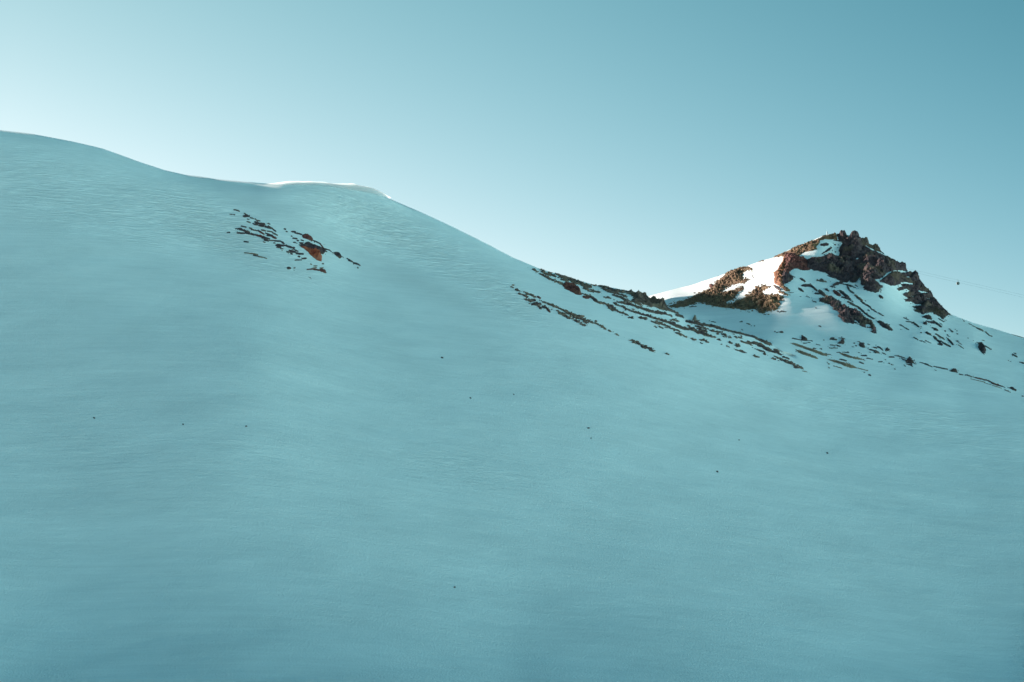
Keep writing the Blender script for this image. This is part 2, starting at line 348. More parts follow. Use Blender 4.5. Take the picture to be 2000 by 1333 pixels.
# ------------------------------------------------------------------ rocks: outlines standing proud of the snow
# each line: C x1 y1 x2 y2 w [m]  = streak with thickness w;  P m x y x y ... = outline;  H = hole in the outline before it
ROCKS = """
@ peak 1500 430 5 C k 1.35
P b 60 356 130 328 200 298 300 253 400 212 450 192 470 192 545 152 600 138 640 124 665 126 672 190 640 188 560 186 505 196 500 235 470 262 480 285 430 300 380 302 330 322 312 345 330 368 250 330 190 318 150 352 100 358 60 362
P r 150 345 190 318 250 326 330 366 380 384 390 420 380 462 420 480 360 495 320 485 280 470 240 480 215 500 205 520 215 545 190 560 175 600 160 630 140 620 130 560 150 480 165 420 158 370
P o 150 345 185 322 200 345 178 400 180 450 168 500 150 530 150 560 165 590 150 632 128 650 96 636 60 610 62 560 55 512 92 488 112 450 140 410 152 368
P k 130 520 165 480 205 505 205 520 252 552 246 578 200 606 160 628 135 645 125 600
P k 665 126 690 128 735 106 765 122 782 160 800 150 818 118 845 101 880 112 900 150 902 172 930 178 955 184 975 205 990 232 1012 240 1040 238 1080 264 1120 310 1160 340 1200 374 1245 413 1300 428 1330 445 1360 485 1370 508 1300 495 1240 500 1190 510 1160 520 1140 545 1100 575 1050 582 1010 580 960 572 930 558 880 575 870 606 830 614 806 606 796 585 780 612 740 610 690 590 640 560 590 540 560 515 500 500 450 495 420 480 385 462 375 420 385 384 430 374 500 364 560 344 600 322 640 335 685 350 700 320 690 300 700 270 722 240 730 215 700 205
H 940 240 1000 268 1060 298 1110 322 1158 345 1150 351 1100 330 1050 312 990 280
H 850 380 862 370 885 372 886 382 868 392
H 798 402 822 402 826 425 812 435 800 415
H 785 362 805 364 802 374 786 372
C 640 195 735 205 10 k
C 520 244 588 238 24 k
C 530 325 575 300 16 k
C 575 300 620 270 22 k
C 655 238 658 242 14 k
C 685 240 690 242 10 k
C 655 310 664 310 8 k
P k 1090 600 1150 552 1200 530 1280 522 1340 522 1372 508 1410 513 1440 530 1470 557 1500 608 1550 658 1582 688 1592 720 1630 770 1672 832 1720 873 1762 905 1790 935 1765 930 1740 948 1712 975 1680 950 1640 932 1600 908 1560 905 1510 925 1480 905 1440 900 1420 882 1460 875 1410 858 1450 845 1500 848 1490 830 1440 828 1400 800 1340 802 1332 780 1370 770 1315 730 1330 718 1385 712 1330 686 1282 692 1256 676 1290 660 1298 632 1250 642 1200 640 1150 620 1100 606
H 1290 616 1340 612 1412 628 1410 638 1340 628 1300 632
H 1350 558 1388 562 1388 570 1350 568
H 1318 680 1350 680 1392 700 1388 712 1340 695
H 1470 698 1510 702 1562 716 1558 728 1500 718 1474 710
H 1395 746 1420 752 1412 764 1396 760
H 1552 775 1580 778 1576 788 1556 786
H 1290 650 1310 645 1312 652 1296 658
P k 905 565 945 556 975 565 1000 575 1040 612 1065 622 1112 640 1122 662 1090 680 1086 702 1050 712 1000 702 950 690 935 662 950 645 915 635 905 600
C 1090 748 1115 764 26 k
P k 500 770 560 765 610 760 660 775 700 795 720 830 790 860 860 890 920 920 960 965 1010 985 1050 1050 1060 1080 1056 1108 1010 1100 1022 1076 1002 1056 950 1054 900 1030 845 1005 838 1016 790 1008 740 1000 728 975 685 945 700 915 664 885 640 880 636 855 600 830 560 820 500 800
H 948 1030 970 1018 995 1024 1002 1045 960 1052
H 838 975 858 985 895 1020 860 1008
C 335 636 420 640 26 k
C 420 640 475 692 20 k
C 300 668 345 696 16 k
C 318 575 360 600 16 k
C 480 590 565 604 16 s
C 515 575 545 590 10 s
C 500 700 560 745 30 s
C 460 720 540 730 12 k
C 580 545 650 570 7 k
C 640 640 735 605 26 k
C 700 620 850 662 12 k
C 560 678 590 700 16 k
C 645 705 700 745 32 r
C 700 700 800 782 26 k
C 600 650 660 660 10 k
C 770 640 800 700 12 k
C 790 690 835 725 18 k
C 720 760 830 800 12 k
C 780 800 870 850 18 s
C 850 745 920 800 20 s
C 905 800 1000 855 12 k
C 1000 860 1060 905 9 k
C 1075 910 1130 940 7 k
C 870 845 960 922 15 k
C 975 880 990 888 12 k
C 945 912 1035 968 14 k
C 980 940 1000 950 8 k
C 850 640 875 655 5 k
P k 1062 990 1100 992 1140 1020 1180 1035 1222 1085 1190 1080 1130 1058 1100 1035 1075 1010
C 370 748 405 760 7 k
C 312 752 325 756 5 k
C 440 806 470 808 9 k
C 466 862 474 864 6 k
C 506 1044 520 1048 5 k
C 98 892 104 895 6 k
C 130 890 165 896 6 k
C 1325 958 1375 982 8 k
C 1345 950 1352 952 4 k
C 1350 995 1430 1010 7 k
C 1420 1010 1472 1050 15 k
C 1490 1048 1500 1050 5 k
C 1280 1030 1330 1052 6 k
C 1330 1055 1370 1078 7 k
C 1294 1075 1300 1077 5 k
P k 1505 950 1540 932 1575 925 1590 945 1598 982 1560 972 1530 962
C 1525 1015 1545 1020 28 k
C 1540 992 1570 998 6 k
C 1570 1002 1640 1010 22 k
C 1620 995 1690 1050 20 k
C 1605 1060 1655 1085 18 k
C 1665 965 1715 1000 6 k
C 1675 1008 1702 1026 5 k
C 1545 1108 1588 1130 20 k
C 1490 1106 1498 1110 6 k
C 1620 1150 1700 1225 20 k
C 1680 1190 1780 1245 12 k
C 1640 1120 1722 1175 13 s
C 1660 1215 1690 1225 8 k
C 1755 1170 1806 1226 16 k
C 1420 1150 1465 1175 7 k
C 1480 1180 1500 1188 6 k
C 1510 1188 1540 1196 5 k
C 1550 1190 1595 1208 6 k
C 1725 1088 1735 1096 7 k
C 1765 1070 1785 1078 5 k
C 1785 1090 1805 1100 12 k
C 1840 1090 1850 1094 5 k
C 1845 1118 1855 1122 6 k
C 1750 1128 1770 1148 6 k
C 1835 1190 1895 1228 4 s
C 1860 1230 1912 1265 5 s
C 1910 992 1918 996 4 s
C 1950 1160 1956 1164 4 s
@ leftslope 1240 430 5 C b 1.8
P b 350 838 400 822 450 800 560 755 640 720 680 700 730 680 760 660 785 620 830 585 880 545 905 512 960 490 1030 470 1090 465 1140 475 1145 492 1085 500 1055 520 1050 590 1090 575 1120 580 1070 620 1010 622 940 640 880 670 840 712 900 710 960 692 1000 680 1022 665 1060 658 1045 690 990 718 980 760 920 785 890 800 900 830 870 855 800 850 740 835 700 832 690 815 720 800 640 812 600 795 580 818 530 830 480 850 400 856 330 850
P o 420 825 560 762 680 705 740 690 760 700 700 750 640 790 540 810 470 830
P b 870 855 900 828 960 820 1000 795 1060 770 1100 740 1140 705 1200 662 1260 640 1325 650 1255 690 1240 720 1290 735 1400 735 1455 760 1435 790 1390 800 1425 830 1390 850 1400 870 1330 880 1290 890 1250 915 1205 900 1190 868 1120 878 1060 885 1000 868 930 862
P r 726 632 745 625 768 638 772 665 745 672 728 660
C 1440 650 1500 690 40 b
C 1410 700 1490 735 24 b
C 1510 712 1550 708 6 k
C 1360 640 1420 680 24 k
C 1180 655 1200 660 14 b
C 1205 412 1228 408 12 s
C 1235 406 1256 404 10 s
C 1355 358 1420 335 14 b
C 1145 545 1158 568 7 k
C 1090 605 1040 615 8 k
C 1040 985 1052 990 6 k
C 870 596 885 610 3 k
C 530 850 600 848 5 s
@ spurfar 1300 580 5 C k 0.7
P g 258 232 270 205 284 184 294 190 302 232 278 238
C 300 230 330 232 5 g
C 445 240 490 250 7 k
C 722 245 750 242 7 s
C 790 260 825 270 7 s
C 738 320 750 321 4 s
C 1080 352 1100 350 6 k
C 1118 345 1145 346 20 k
C 1465 115 1472 117 5 k
C 1122 145 1130 146 5 k
C 1158 144 1164 146 6 k
C 1238 410 1330 425 10 k
P k 1325 378 1335 380 1360 395 1382 415 1384 432 1320 430 1330 405
C 1388 448 1412 452 10 k
C 1342 460 1380 458 6 k
C 1470 470 1510 478 5 k
C 1440 505 1465 510 6 k
C 1505 512 1525 515 4 k
C 1540 425 1550 426 4 k
C 1385 428 1430 430 4 k
P g 1222 458 1260 458 1340 485 1420 508 1500 535 1575 568 1580 580 1530 572 1440 538 1380 515 1300 485
C 1560 562 1612 568 6 s
P g 1280 520 1320 525 1390 558 1450 580 1490 602 1470 606 1400 582 1340 565 1300 545
P g 1700 556 1760 568 1830 590 1900 608 1935 622 1860 615 1790 598 1740 580
P g 1575 610 1640 620 1720 640 1800 660 1850 685 1870 700 1800 695 1740 672 1690 652 1630 632
C 1860 695 1975 722 4 g
C 1700 613 1765 628 12 k
C 1640 680 1722 700 5 g
C 1585 658 1600 664 6 g
C 1588 694 1596 698 5 g
@ farboulders 1600 580 5 C k 0.7
C 108 415 170 420 14 k
C 115 405 145 405 12 k
P k 172 458 205 440 215 420 238 412 245 440 240 460 210 458
C 190 405 252 408 6 k
C 108 470 155 476 8 k
C 175 480 205 484 10 k
C 98 510 180 512 6 s
P k 385 468 400 455 430 460 452 490 440 500 400 488
C 395 452 440 458 6 k
C 336 456 350 456 7 k
C 355 478 365 480 8 k
C 320 486 340 490 3 k
C 375 440 400 444 3 k
C 488 515 545 528 12 k
P s 535 545 560 530 578 540 595 556 550 556
C 570 492 600 500 12 k
C 600 505 622 522 10 k
P k 642 525 660 500 672 508 688 528
C 530 495 560 500 7 k
C 472 465 495 472 4 k
C 620 550 650 565 8 k
C 485 545 505 552 6 s
C 685 592 730 592 12 k
C 735 575 840 598 6 k
C 815 612 850 622 10 k
P k 845 632 862 605 884 585 900 602 920 630 932 655 890 655 850 650
P k 862 665 905 660 915 685 890 675
C 408 580 465 585 8 k
C 465 605 505 612 8 k
C 390 640 432 658 9 k
C 170 550 210 553 5 k
C 235 550 290 555 7 k
C 578 640 618 640 5 k
C 642 618 652 622 4 k
C 682 655 690 657 4 k
C 702 666 716 668 4 k
C 732 710 745 714 4 k
C 830 676 845 680 5 k
C 380 553 395 556 4 k
C 982 640 1030 652 6 k
C 1028 655 1065 665 12 k
C 1060 668 1100 684 8 k
C 1118 680 1168 692 9 k
C 1165 692 1250 710 10 k
P k 1268 730 1290 720 1305 705 1325 700 1340 712 1354 745 1320 742 1290 736
C 1366 760 1405 768 8 k
C 1130 720 1145 724 5 k
C 1430 768 1520 795 6 s
C 1520 795 1640 822 11 r
C 1630 818 1700 850 10 r
C 1690 850 1790 885 15 r
C 1480 808 1620 840 4 g
C 1610 845 1780 905 5 g
C 1790 880 1815 900 5 k
C 1812 918 1870 940 5 s
P k 1840 895 1880 895 1905 905 1922 930 1890 920
C 480 760 494 762 7 k
C 482 768 496 769 4 k
C 436 740 446 742 6 k
C 1980 975 1996 978 7 k
P k 1545 460 1585 458 1598 475 1622 500 1632 540 1610 568 1590 558 1565 530 1550 500 1560 480
C 1618 490 1672 522 7 k
C 1888 572 1932 594 13 k
C 1905 562 1925 570 7 k
C 1955 645 1998 652 8 k
C 1975 650 1998 662 10 k
C 1862 640 1868 641 4 k
C 1495 285 1540 305 6 s
C 1535 308 1600 340 14 s
C 1460 265 1490 278 4 s
C 1625 350 1660 380 10 s
C 1655 382 1690 390 6 s
C 1870 365 2010 405 5 s
C 1645 296 1655 298 4 s
C 1450 412 1458 413 4 s
C 1590 428 1612 432 3 s
C 1408 240 1418 244 4 s
@ spur 1000 500 5 A s 1.5
C 208 135 250 158 6 s
C 290 140 320 156 10 k
C 288 158 330 170 6 s
C 320 172 375 195 14 s
C 360 168 425 208 11 k
C 270 180 340 215 7 s
C 335 212 420 250 9 s
C 418 248 500 278 8 s
C 435 184 520 205 16 s
C 470 210 540 228 12 s
C 480 235 550 248 10 s
C 520 205 620 245 10 s
C 555 235 640 262 18 s
C 580 258 660 280 12 s
C 640 258 700 285 24 s
C 680 285 770 308 26 s
C 700 315 745 328 14 s
C 740 342 860 358 9 s
C 790 292 808 300 4 s
C 845 298 925 312 14 s
C 880 320 960 350 14 s
C 940 325 1010 350 24 k
C 930 355 1050 375 10 s
C 1000 340 1080 360 18 s
C 1050 355 1130 362 14 s
C 1060 380 1120 410 10 s
P s 1130 365 1150 342 1166 330 1180 345 1192 372 1180 400 1165 375
C 980 385 1060 410 10 s
C 1050 410 1110 425 8 s
C 1085 428 1130 452 11 s
C 895 405 910 406 7 s
C 925 408 965 418 4 s
P s 1190 372 1240 378 1290 370 1315 385 1340 425 1395 428 1420 450 1438 440 1465 460 1500 490 1525 520 1500 535 1440 520 1400 500 1350 498 1300 480 1260 458 1200 470 1180 445 1200 420
C 1170 445 1260 485 12 s
C 1500 520 1570 545 16 s
C 1560 545 1690 575 16 s
C 1600 580 1700 605 14 s
C 1690 590 1760 620 14 s
P r 500 290 508 268 525 258 550 262 590 275 640 300 665 330 672 350 684 380 660 382 620 370 575 350 530 322 510 308
C 685 365 745 395 8 s
C 695 398 750 410 14 r
C 760 395 830 440 14 k
C 800 432 858 462 14 k
C 855 455 940 482 5 s
P k 935 485 965 482 990 500 1002 530 985 538 960 520
C 1000 520 1048 548 9 s
C 1050 555 1075 562 4 s
C 1085 560 1100 566 4 s
C 1105 574 1135 582 5 s
C 1150 605 1165 608 3 s
C 1030 455 1140 482 7 k
C 1000 465 1012 472 9 k
C 1010 478 1090 502 3 s
C 1140 475 1220 500 9 k
C 1200 495 1330 535 12 s
C 1310 535 1400 555 9 s
C 1400 552 1500 570 16 k
C 1500 575 1560 590 6 s
C 1090 512 1190 548 9 k
C 1180 545 1260 568 10 k
C 1250 568 1360 590 14 k
C 1345 595 1440 620 16 k
C 1240 605 1310 618 9 s
C 1430 615 1520 645 20 k
C 1500 640 1590 655 16 k
C 1540 660 1660 692 16 k
C 1600 690 1720 720 14 s
C 1560 625 1620 640 10 s
C 1360 640 1440 672 5 s
C 1440 660 1540 700 7 s
C 1540 705 1640 740 8 s
C 1440 700 1470 712 7 k
C 1405 703 1412 704 4 s
C 1600 755 1660 780 4 k
C 1680 792 1692 795 4 s
C 1830 822 1875 830 4 s
C 1845 862 1855 864 4 s
C 1760 820 1775 826 3 s
C 1890 838 1905 845 3 s
C 45 345 70 348 4 s
C 0 316 8 318 4 s
C 70 378 90 384 4 s
C 130 368 230 408 5 s
C 100 385 150 405 12 k
C 135 436 225 440 12 k
C 165 446 185 452 8 k
C 195 475 275 478 22 k
C 225 462 250 466 12 k
C 262 500 285 515 12 k
C 252 405 275 420 12 r
C 300 495 345 515 18 k
C 335 510 368 548 16 r
C 300 450 370 475 9 s
C 370 480 480 520 9 s
C 475 522 560 560 10 s
C 450 548 520 580 9 s
C 500 580 565 615 11 k
C 530 560 600 590 7 s
C 590 575 690 605 8 s
C 595 600 660 615 10 k
C 608 630 652 646 18 k
C 660 615 700 630 9 k
C 695 630 728 662 7 k
C 735 632 760 645 5 s
C 680 672 705 676 4 s
C 780 655 820 660 3 s
C 815 662 825 668 3 s
C 850 678 870 684 5 s
C 875 690 910 712 5 s
C 940 728 968 738 7 k
C 1030 773 1042 777 3 s
C 1162 830 1190 832 6 s
C 1182 850 1202 852 7 k
C 1215 848 1240 860 3 s
C 1262 884 1280 895 11 k
C 1285 888 1320 898 5 s
C 1325 900 1362 912 14 k
C 1345 920 1365 925 8 s
C 1370 935 1382 938 4 s
C 1510 962 1522 965 4 s
@ spurlow 1300 580 5 A s 1.4
C 200 238 300 262 14 k
C 290 262 430 290 13 s
C 225 215 265 228 6 s
P k 425 282 460 272 495 290 510 308 470 302 430 298
C 500 312 650 350 13 k
C 650 350 860 398 13 k
P k 855 398 862 380 880 398 905 410 950 425 1000 448 1025 465 1010 470 950 450 900 425
P k 795 378 802 362 812 378
C 290 290 380 310 10 k
C 370 305 400 320 12 s
C 300 262 360 290 9 s
C 240 310 300 330 24 s
C 290 340 400 370 22 k
C 330 325 400 345 16 k
C 380 365 425 385 8 s
C 430 330 520 355 5 s
C 545 368 592 385 9 k
C 400 385 480 406 5 s
C 615 402 640 405 7 s
C 560 390 570 392 4 s
C 670 395 700 410 4 s
C 715 405 740 412 4 s
C 520 427 526 429 5 s
C 110 362 160 380 6 s
C 182 392 196 395 4 s
C 365 424 385 430 4 s
C 618 455 650 464 10 k
C 595 490 604 494 5 s
C 690 472 716 478 5 s
C 690 488 712 492 5 s
C 685 525 700 530 5 s
C 722 535 778 552 10 k
C 870 592 905 600 7 k
C 740 448 830 470 6 s
C 810 450 900 475 10 s
C 870 455 960 490 16 s
C 900 480 940 495 14 k
C 940 495 1020 520 9 s
C 960 510 1010 535 10 k
C 1000 530 1080 550 14 k
C 1070 540 1130 575 12 k
C 1060 525 1125 538 8 s
C 970 465 1020 482 6 s
C 890 525 920 532 5 s
C 920 536 958 546 8 k
C 958 568 972 571 5 k
C 1145 595 1192 608 10 k
C 1195 600 1225 622 7 k
C 1062 590 1130 620 7 s
C 1120 622 1180 640 11 k
C 1170 645 1260 672 13 s
C 1250 678 1270 690 8 s
C 1255 695 1310 700 10 k
C 1310 690 1355 692 9 k
C 1320 705 1350 708 5 s
C 1335 730 1400 742 4 g
C 1265 633 1275 636 4 s
C 1055 620 1070 622 4 s
@ leftpatch 420 390 6.25 A k 1.0
C 230 125 262 130 7 k
C 262 132 300 142 5 k
C 185 180 210 182 7 k
C 225 184 242 186 6 k
C 348 204 415 205 18 k
C 370 180 395 190 12 s
C 355 168 372 175 4 s
C 430 222 472 235 4 s
C 395 240 412 243 6 k
C 390 268 430 282 8 s
C 488 238 498 244 5 s
C 510 256 525 262 6 s
C 535 258 550 264 5 s
C 485 275 530 285 14 k
C 462 293 520 308 10 k
C 520 290 600 300 18 k
C 535 315 590 322 16 k
C 590 300 612 312 10 s
C 612 328 680 345 12 k
C 650 322 700 350 8 s
C 695 348 742 382 9 k
C 645 292 672 302 4 s
C 320 324 378 336 9 k
C 250 356 320 358 7 k
C 300 365 360 375 16 k
C 350 378 420 395 16 k
C 268 404 360 406 10 k
C 365 400 410 415 10 k
C 410 412 510 425 14 k
C 420 345 450 355 5 s
C 445 365 525 380 7 s
C 525 375 560 392 14 k
C 550 390 598 412 12 r
C 565 366 620 378 7 s
C 640 378 700 388 7 s
C 700 395 762 425 8 s
C 615 400 660 415 10 k
C 640 425 700 430 16 k
C 690 435 745 462 16 r
C 515 428 600 452 20 r
C 575 455 660 470 20 k
C 600 482 650 495 12 k
C 660 488 720 490 5 s
C 725 495 790 495 11 k
C 790 492 832 512 9 k
C 815 515 845 530 10 k
C 715 520 735 522 5 s
C 745 548 835 552 20 k
C 755 570 800 575 16 k
C 835 552 880 550 10 k
C 870 555 940 575 12 k
C 930 575 968 582 12 k
C 960 595 1012 622 9 k
C 905 610 960 620 12 k
C 880 628 950 632 10 k
C 925 648 945 655 8 k
C 955 625 985 635 12 k
C 990 648 1072 656 15 k
C 1000 640 1030 650 10 k
C 1015 682 1035 688 8 k
C 980 728 1052 724 8 k
C 1060 708 1115 706 10 k
C 590 508 610 515 4 s
C 800 590 830 595 4 s
C 845 352 862 358 8 k
C 868 382 882 386 6 k
C 932 385 980 390 9 k
C 975 400 1060 420 11 k
C 1000 408 1040 415 8 s
C 928 438 940 442 5 s
P r 1060 430 1090 420 1130 422 1160 440 1190 462 1200 490 1180 500 1120 475 1075 455
C 1200 492 1240 510 6 k
C 1235 510 1280 530 9 k
C 1285 535 1330 595 11 r
C 950 462 1000 470 10 k
C 1000 490 1020 492 8 k
C 1050 485 1078 495 9 k
C 958 512 980 514 9 k
C 1030 520 1070 522 9 k
C 1045 535 1110 545 9 k
P k 1110 520 1150 515 1200 540 1250 560 1290 575 1330 600 1350 625 1320 660 1290 650 1200 622 1110 575 1060 568 1030 550 1080 545
H 1225 590 1245 585 1248 605 1232 612
P q 1050 566 1110 572 1200 622 1290 648 1302 690 1298 746 1240 728 1180 675 1120 612
C 1325 590 1400 615 8 k
C 1395 612 1420 632 6 k
C 1345 622 1365 632 7 k
P k 1455 640 1485 638 1520 655 1548 695 1525 712 1490 685 1460 660
C 1435 645 1450 650 5 s
C 1612 715 1640 730 6 k
C 1630 738 1670 755 12 k
C 1670 755 1690 765 7 k
C 1695 770 1745 785 13 k
C 1740 785 1768 802 9 k
C 1740 822 1746 832 3 s
C 148 400 180 400 8 k
C 355 505 405 512 8 k
C 360 640 440 652 3 g
C 440 650 520 665 7 g
C 470 672 530 688 8 k
C 535 690 590 702 7 g
C 590 702 630 714 5 s
C 890 832 918 830 24 k
C 965 830 978 828 4 s
C 1125 850 1200 842 9 r
C 1195 842 1290 862 14 r
P r 1270 850 1300 835 1335 850 1352 875 1362 900 1330 892 1290 870
C 1195 828 1240 824 5 g
C 1280 828 1320 826 5 g
C 1165 776 1180 782 4 g
C 1205 802 1245 800 4 g
C 1160 948 1163 954 4 s
C 1310 775 1325 777 3 s
@ slope 0 0 1 A k 0.4
C 862 698 865 699 1.35 k
C 183 815 185 816 1.42 k
C 357 829 358 830 1.27 k
C 480 833 482 833 1.12 k
C 1148 839 1151 839 1.42 k
C 1154 858 1155 858 1.20 k
C 1400 922 1402 923 1.72 k
C 1443 860 1444 860 0.90 k
C 1615 885 1617 886 1.12 k
C 887 1146 889 1146 1.35 k
C 1003 769 1004 770 0.90 k
C 918 777 920 778 0.90 k
"""
ORD = 'first second third fourth fifth sixth seventh eighth ninth tenth eleventh twelfth thirteenth fourteenth fifteenth sixteenth seventeenth eighteenth nineteenth twentieth'.split()
def parse(txt):
    out = []; cur = None
    for ln in txt.strip().splitlines():
        w = ln.split()
        if w[0] == '@':
            cur = dict(name=w[1], ox=float(w[2]), oy=float(w[3]), s=float(w[4]), surf=w[5], amp=float(w[7]), prims=[]); out.append(cur); continue
        ox, oy, s = cur['ox'], cur['oy'], cur['s']
        if w[0] == 'C':
            a = [float(x) for x in w[1:6]]
            cur['prims'].append(dict(t='C', p=np.array([[ox + a[0] / s, oy + a[1] / s], [ox + a[2] / s, oy + a[3] / s]]), w=max(a[4] / s / 2, 0.22 if cur['name'] == 'slope' else 0.45), m=w[6], h=[]))
        else:
            a = np.array([float(x) for x in (w[2:] if w[0] == 'P' else w[1:])]).reshape(-1, 2) / s + [ox, oy]
            if w[0] == 'P': cur['prims'].append(dict(t='P', p=a, w=0.0, m=w[1], h=[]))
            else: cur['prims'][-1]['h'].append(a)
    return out
def sd_seg(x, y, a, b):
    d = b - a; L2 = max((d ** 2).sum(), 1e-9)
    t = np.clip(((x - a[0]) * d[0] + (y - a[1]) * d[1]) / L2, 0, 1)
    return np.hypot(x - a[0] - t * d[0], y - a[1] - t * d[1]), t
def sd_poly(x, y, P):
    d = np.full(x.shape, 1e9); ins = np.zeros(x.shape, bool); n = len(P)
    for i in range(n):
        a, b = P[i], P[(i + 1) % n]
        d = np.minimum(d, sd_seg(x, y, a, b)[0])
        c = (a[1] > y) != (b[1] > y)
        if b[1] != a[1]: ins ^= c & (x < (b[0] - a[0]) * (y - a[1]) / (b[1] - a[1]) + a[0])
    return np.where(ins, d, -d)
def mask(pr, x, y):
    if pr['t'] == 'C':
        d, t = sd_seg(x, y, pr['p'][0], pr['p'][1])
        return pr['w'] * (0.75 + 0.25 * np.sin(math.pi * t)) - d
    m = sd_poly(x, y, pr['p'])
    for h in pr['h']: m = np.minimum(m, -sd_poly(x, y, h))
    return m

KNOBS = [(1646, 460, 6, 2.0), (1633, 463, 5, 0.8), (1670, 461, 7.5, 2.3), (1691, 474, 5, 1.2), (1712, 487, 6, 0.8), (1762, 524, 7, 0.7), (1785, 545, 6, 1.0), (1815, 577, 6, 0.8), (1655, 520, 14, 1.5), (1700, 545, 16, 1.6), (1745, 540, 10, 1.2), (1620, 520, 10, 1.2)]
def rock_mesh(name, prims, surf, amp, mat):
    allp = np.concatenate([p['p'] for p in prims]); wmax = max(p['w'] for p in prims)
    lo = allp.min(0) - wmax - 3; hi = allp.max(0) + wmax + 3
    size = max(hi - lo)
    st = 0.42 if size < 25 else (0.6 if size < 90 else 0.8)
    u, v = np.meshgrid(np.arange(lo[0], hi[0], st), np.arange(lo[1], hi[1], st))
    m = np.full(u.shape, -99.0)
    for p in prims: m = np.maximum(m, mask(p, u, v))
    P = (surf_A if surf == 'A' else surf_C)(u, v)
    du = np.gradient(P, axis=1); dv = np.gradient(P, axis=0)
    n = np.cross(du, -dv); n /= np.linalg.norm(n, axis=-1, keepdims=True) + 1e-9
    n = np.where((n * P).sum(-1, keepdims=True) > 0, -n, n)
    D = np.linalg.norm(P, axis=-1); px = D / F
    up = np.array([0, 0, 1.0]); nd = n + up * 0.6; nd /= np.linalg.norm(nd, axis=-1, keepdims=True)
    thick = np.clip(m.max(), 0.6, 14)
    a = amp * min(1.0, 0.35 + thick / 2.5)
    q = P * np.array([1.0, 0.6, 1.3])
    if name == 'leftslope': m = np.minimum(m, 1.7 + 0.45 * m)      # snow lies in among the rubble
    elif name == 'peak': m = np.minimum(m, 2.0 + 0.45 * m)
    m = m + 0.3 * (surf == 'A') * (size < 90) + 0.1 + 0.12 * (name == 'leftpatch')
    m0 = m
    m = m + a * (0.75 * fbm(q / 1.5, 3, 31) + 0.6 * fbm(q / 0.55, 2, 37)) * 1.3 - 0.05 * a
    if thick < 1.6: m = np.maximum(m, m0 - 0.35) + 0.1     # small stones keep their body
    d1, c1 = worley(P / 2.6, 51); d2, c2 = worley(P / 1.0, 57)
    big = sstep(1.0, 5.0, m)
    body = np.minimum(m, 1.2 + 0.9 * min(thick, 4)) * px * (0.75 if thick < 3 else 0.6)
    rough = sstep(0.0, 1.6, m) * (0.6 * (c2 - 0.4) + 0.35 * (0.6 - d2)) * min(1.0, thick / 2.5)
    if name == 'leftslope': rough = rough * 0.75
    rough += big * (0.8 * (c1 - 0.45) + 0.4 * (0.6 - d1))
    if thick > 6:      # buttresses and gullies running down the face
        g1 = np.abs(fbm(P / np.array([11.0, 16, 34.0]) + 3.1, 3, 71)); g2 = np.abs(fbm(P / np.array([4.0, 6, 12.0]), 3, 77))
        rough += sstep(2, 8, m) * (3.0 * np.minimum(g1 * 4, 1) + 1.1 * np.minimum(g2 * 4, 1) - 2.2)
    h = np.where(m > 0, body + rough * (0.7 if thick < 6 else 1.0) + 0.06, m * px * 1.3)
    h = np.where(m > 0, np.maximum(h, 0.05), h)
    if thick > 6 and surf == 'C':      # the horns and knobs that break the skyline of the peak
        for cx, cy, r_, hh_ in KNOBS: h = h + hh_ * np.exp(-(((u - cx) / r_) ** 2 + ((v - cy) / (r_ * 1.3)) ** 2) ** 2) * (m > 0)
    Q = P + nd * h[..., None]
    k = np.maximum.reduce([m[1:, :-1], m[1:, 1:], m[:-1, :-1], m[:-1, 1:]]) > -0.02
    return grid_mesh('rock', Q, keep=k, mat=mat), thick, size

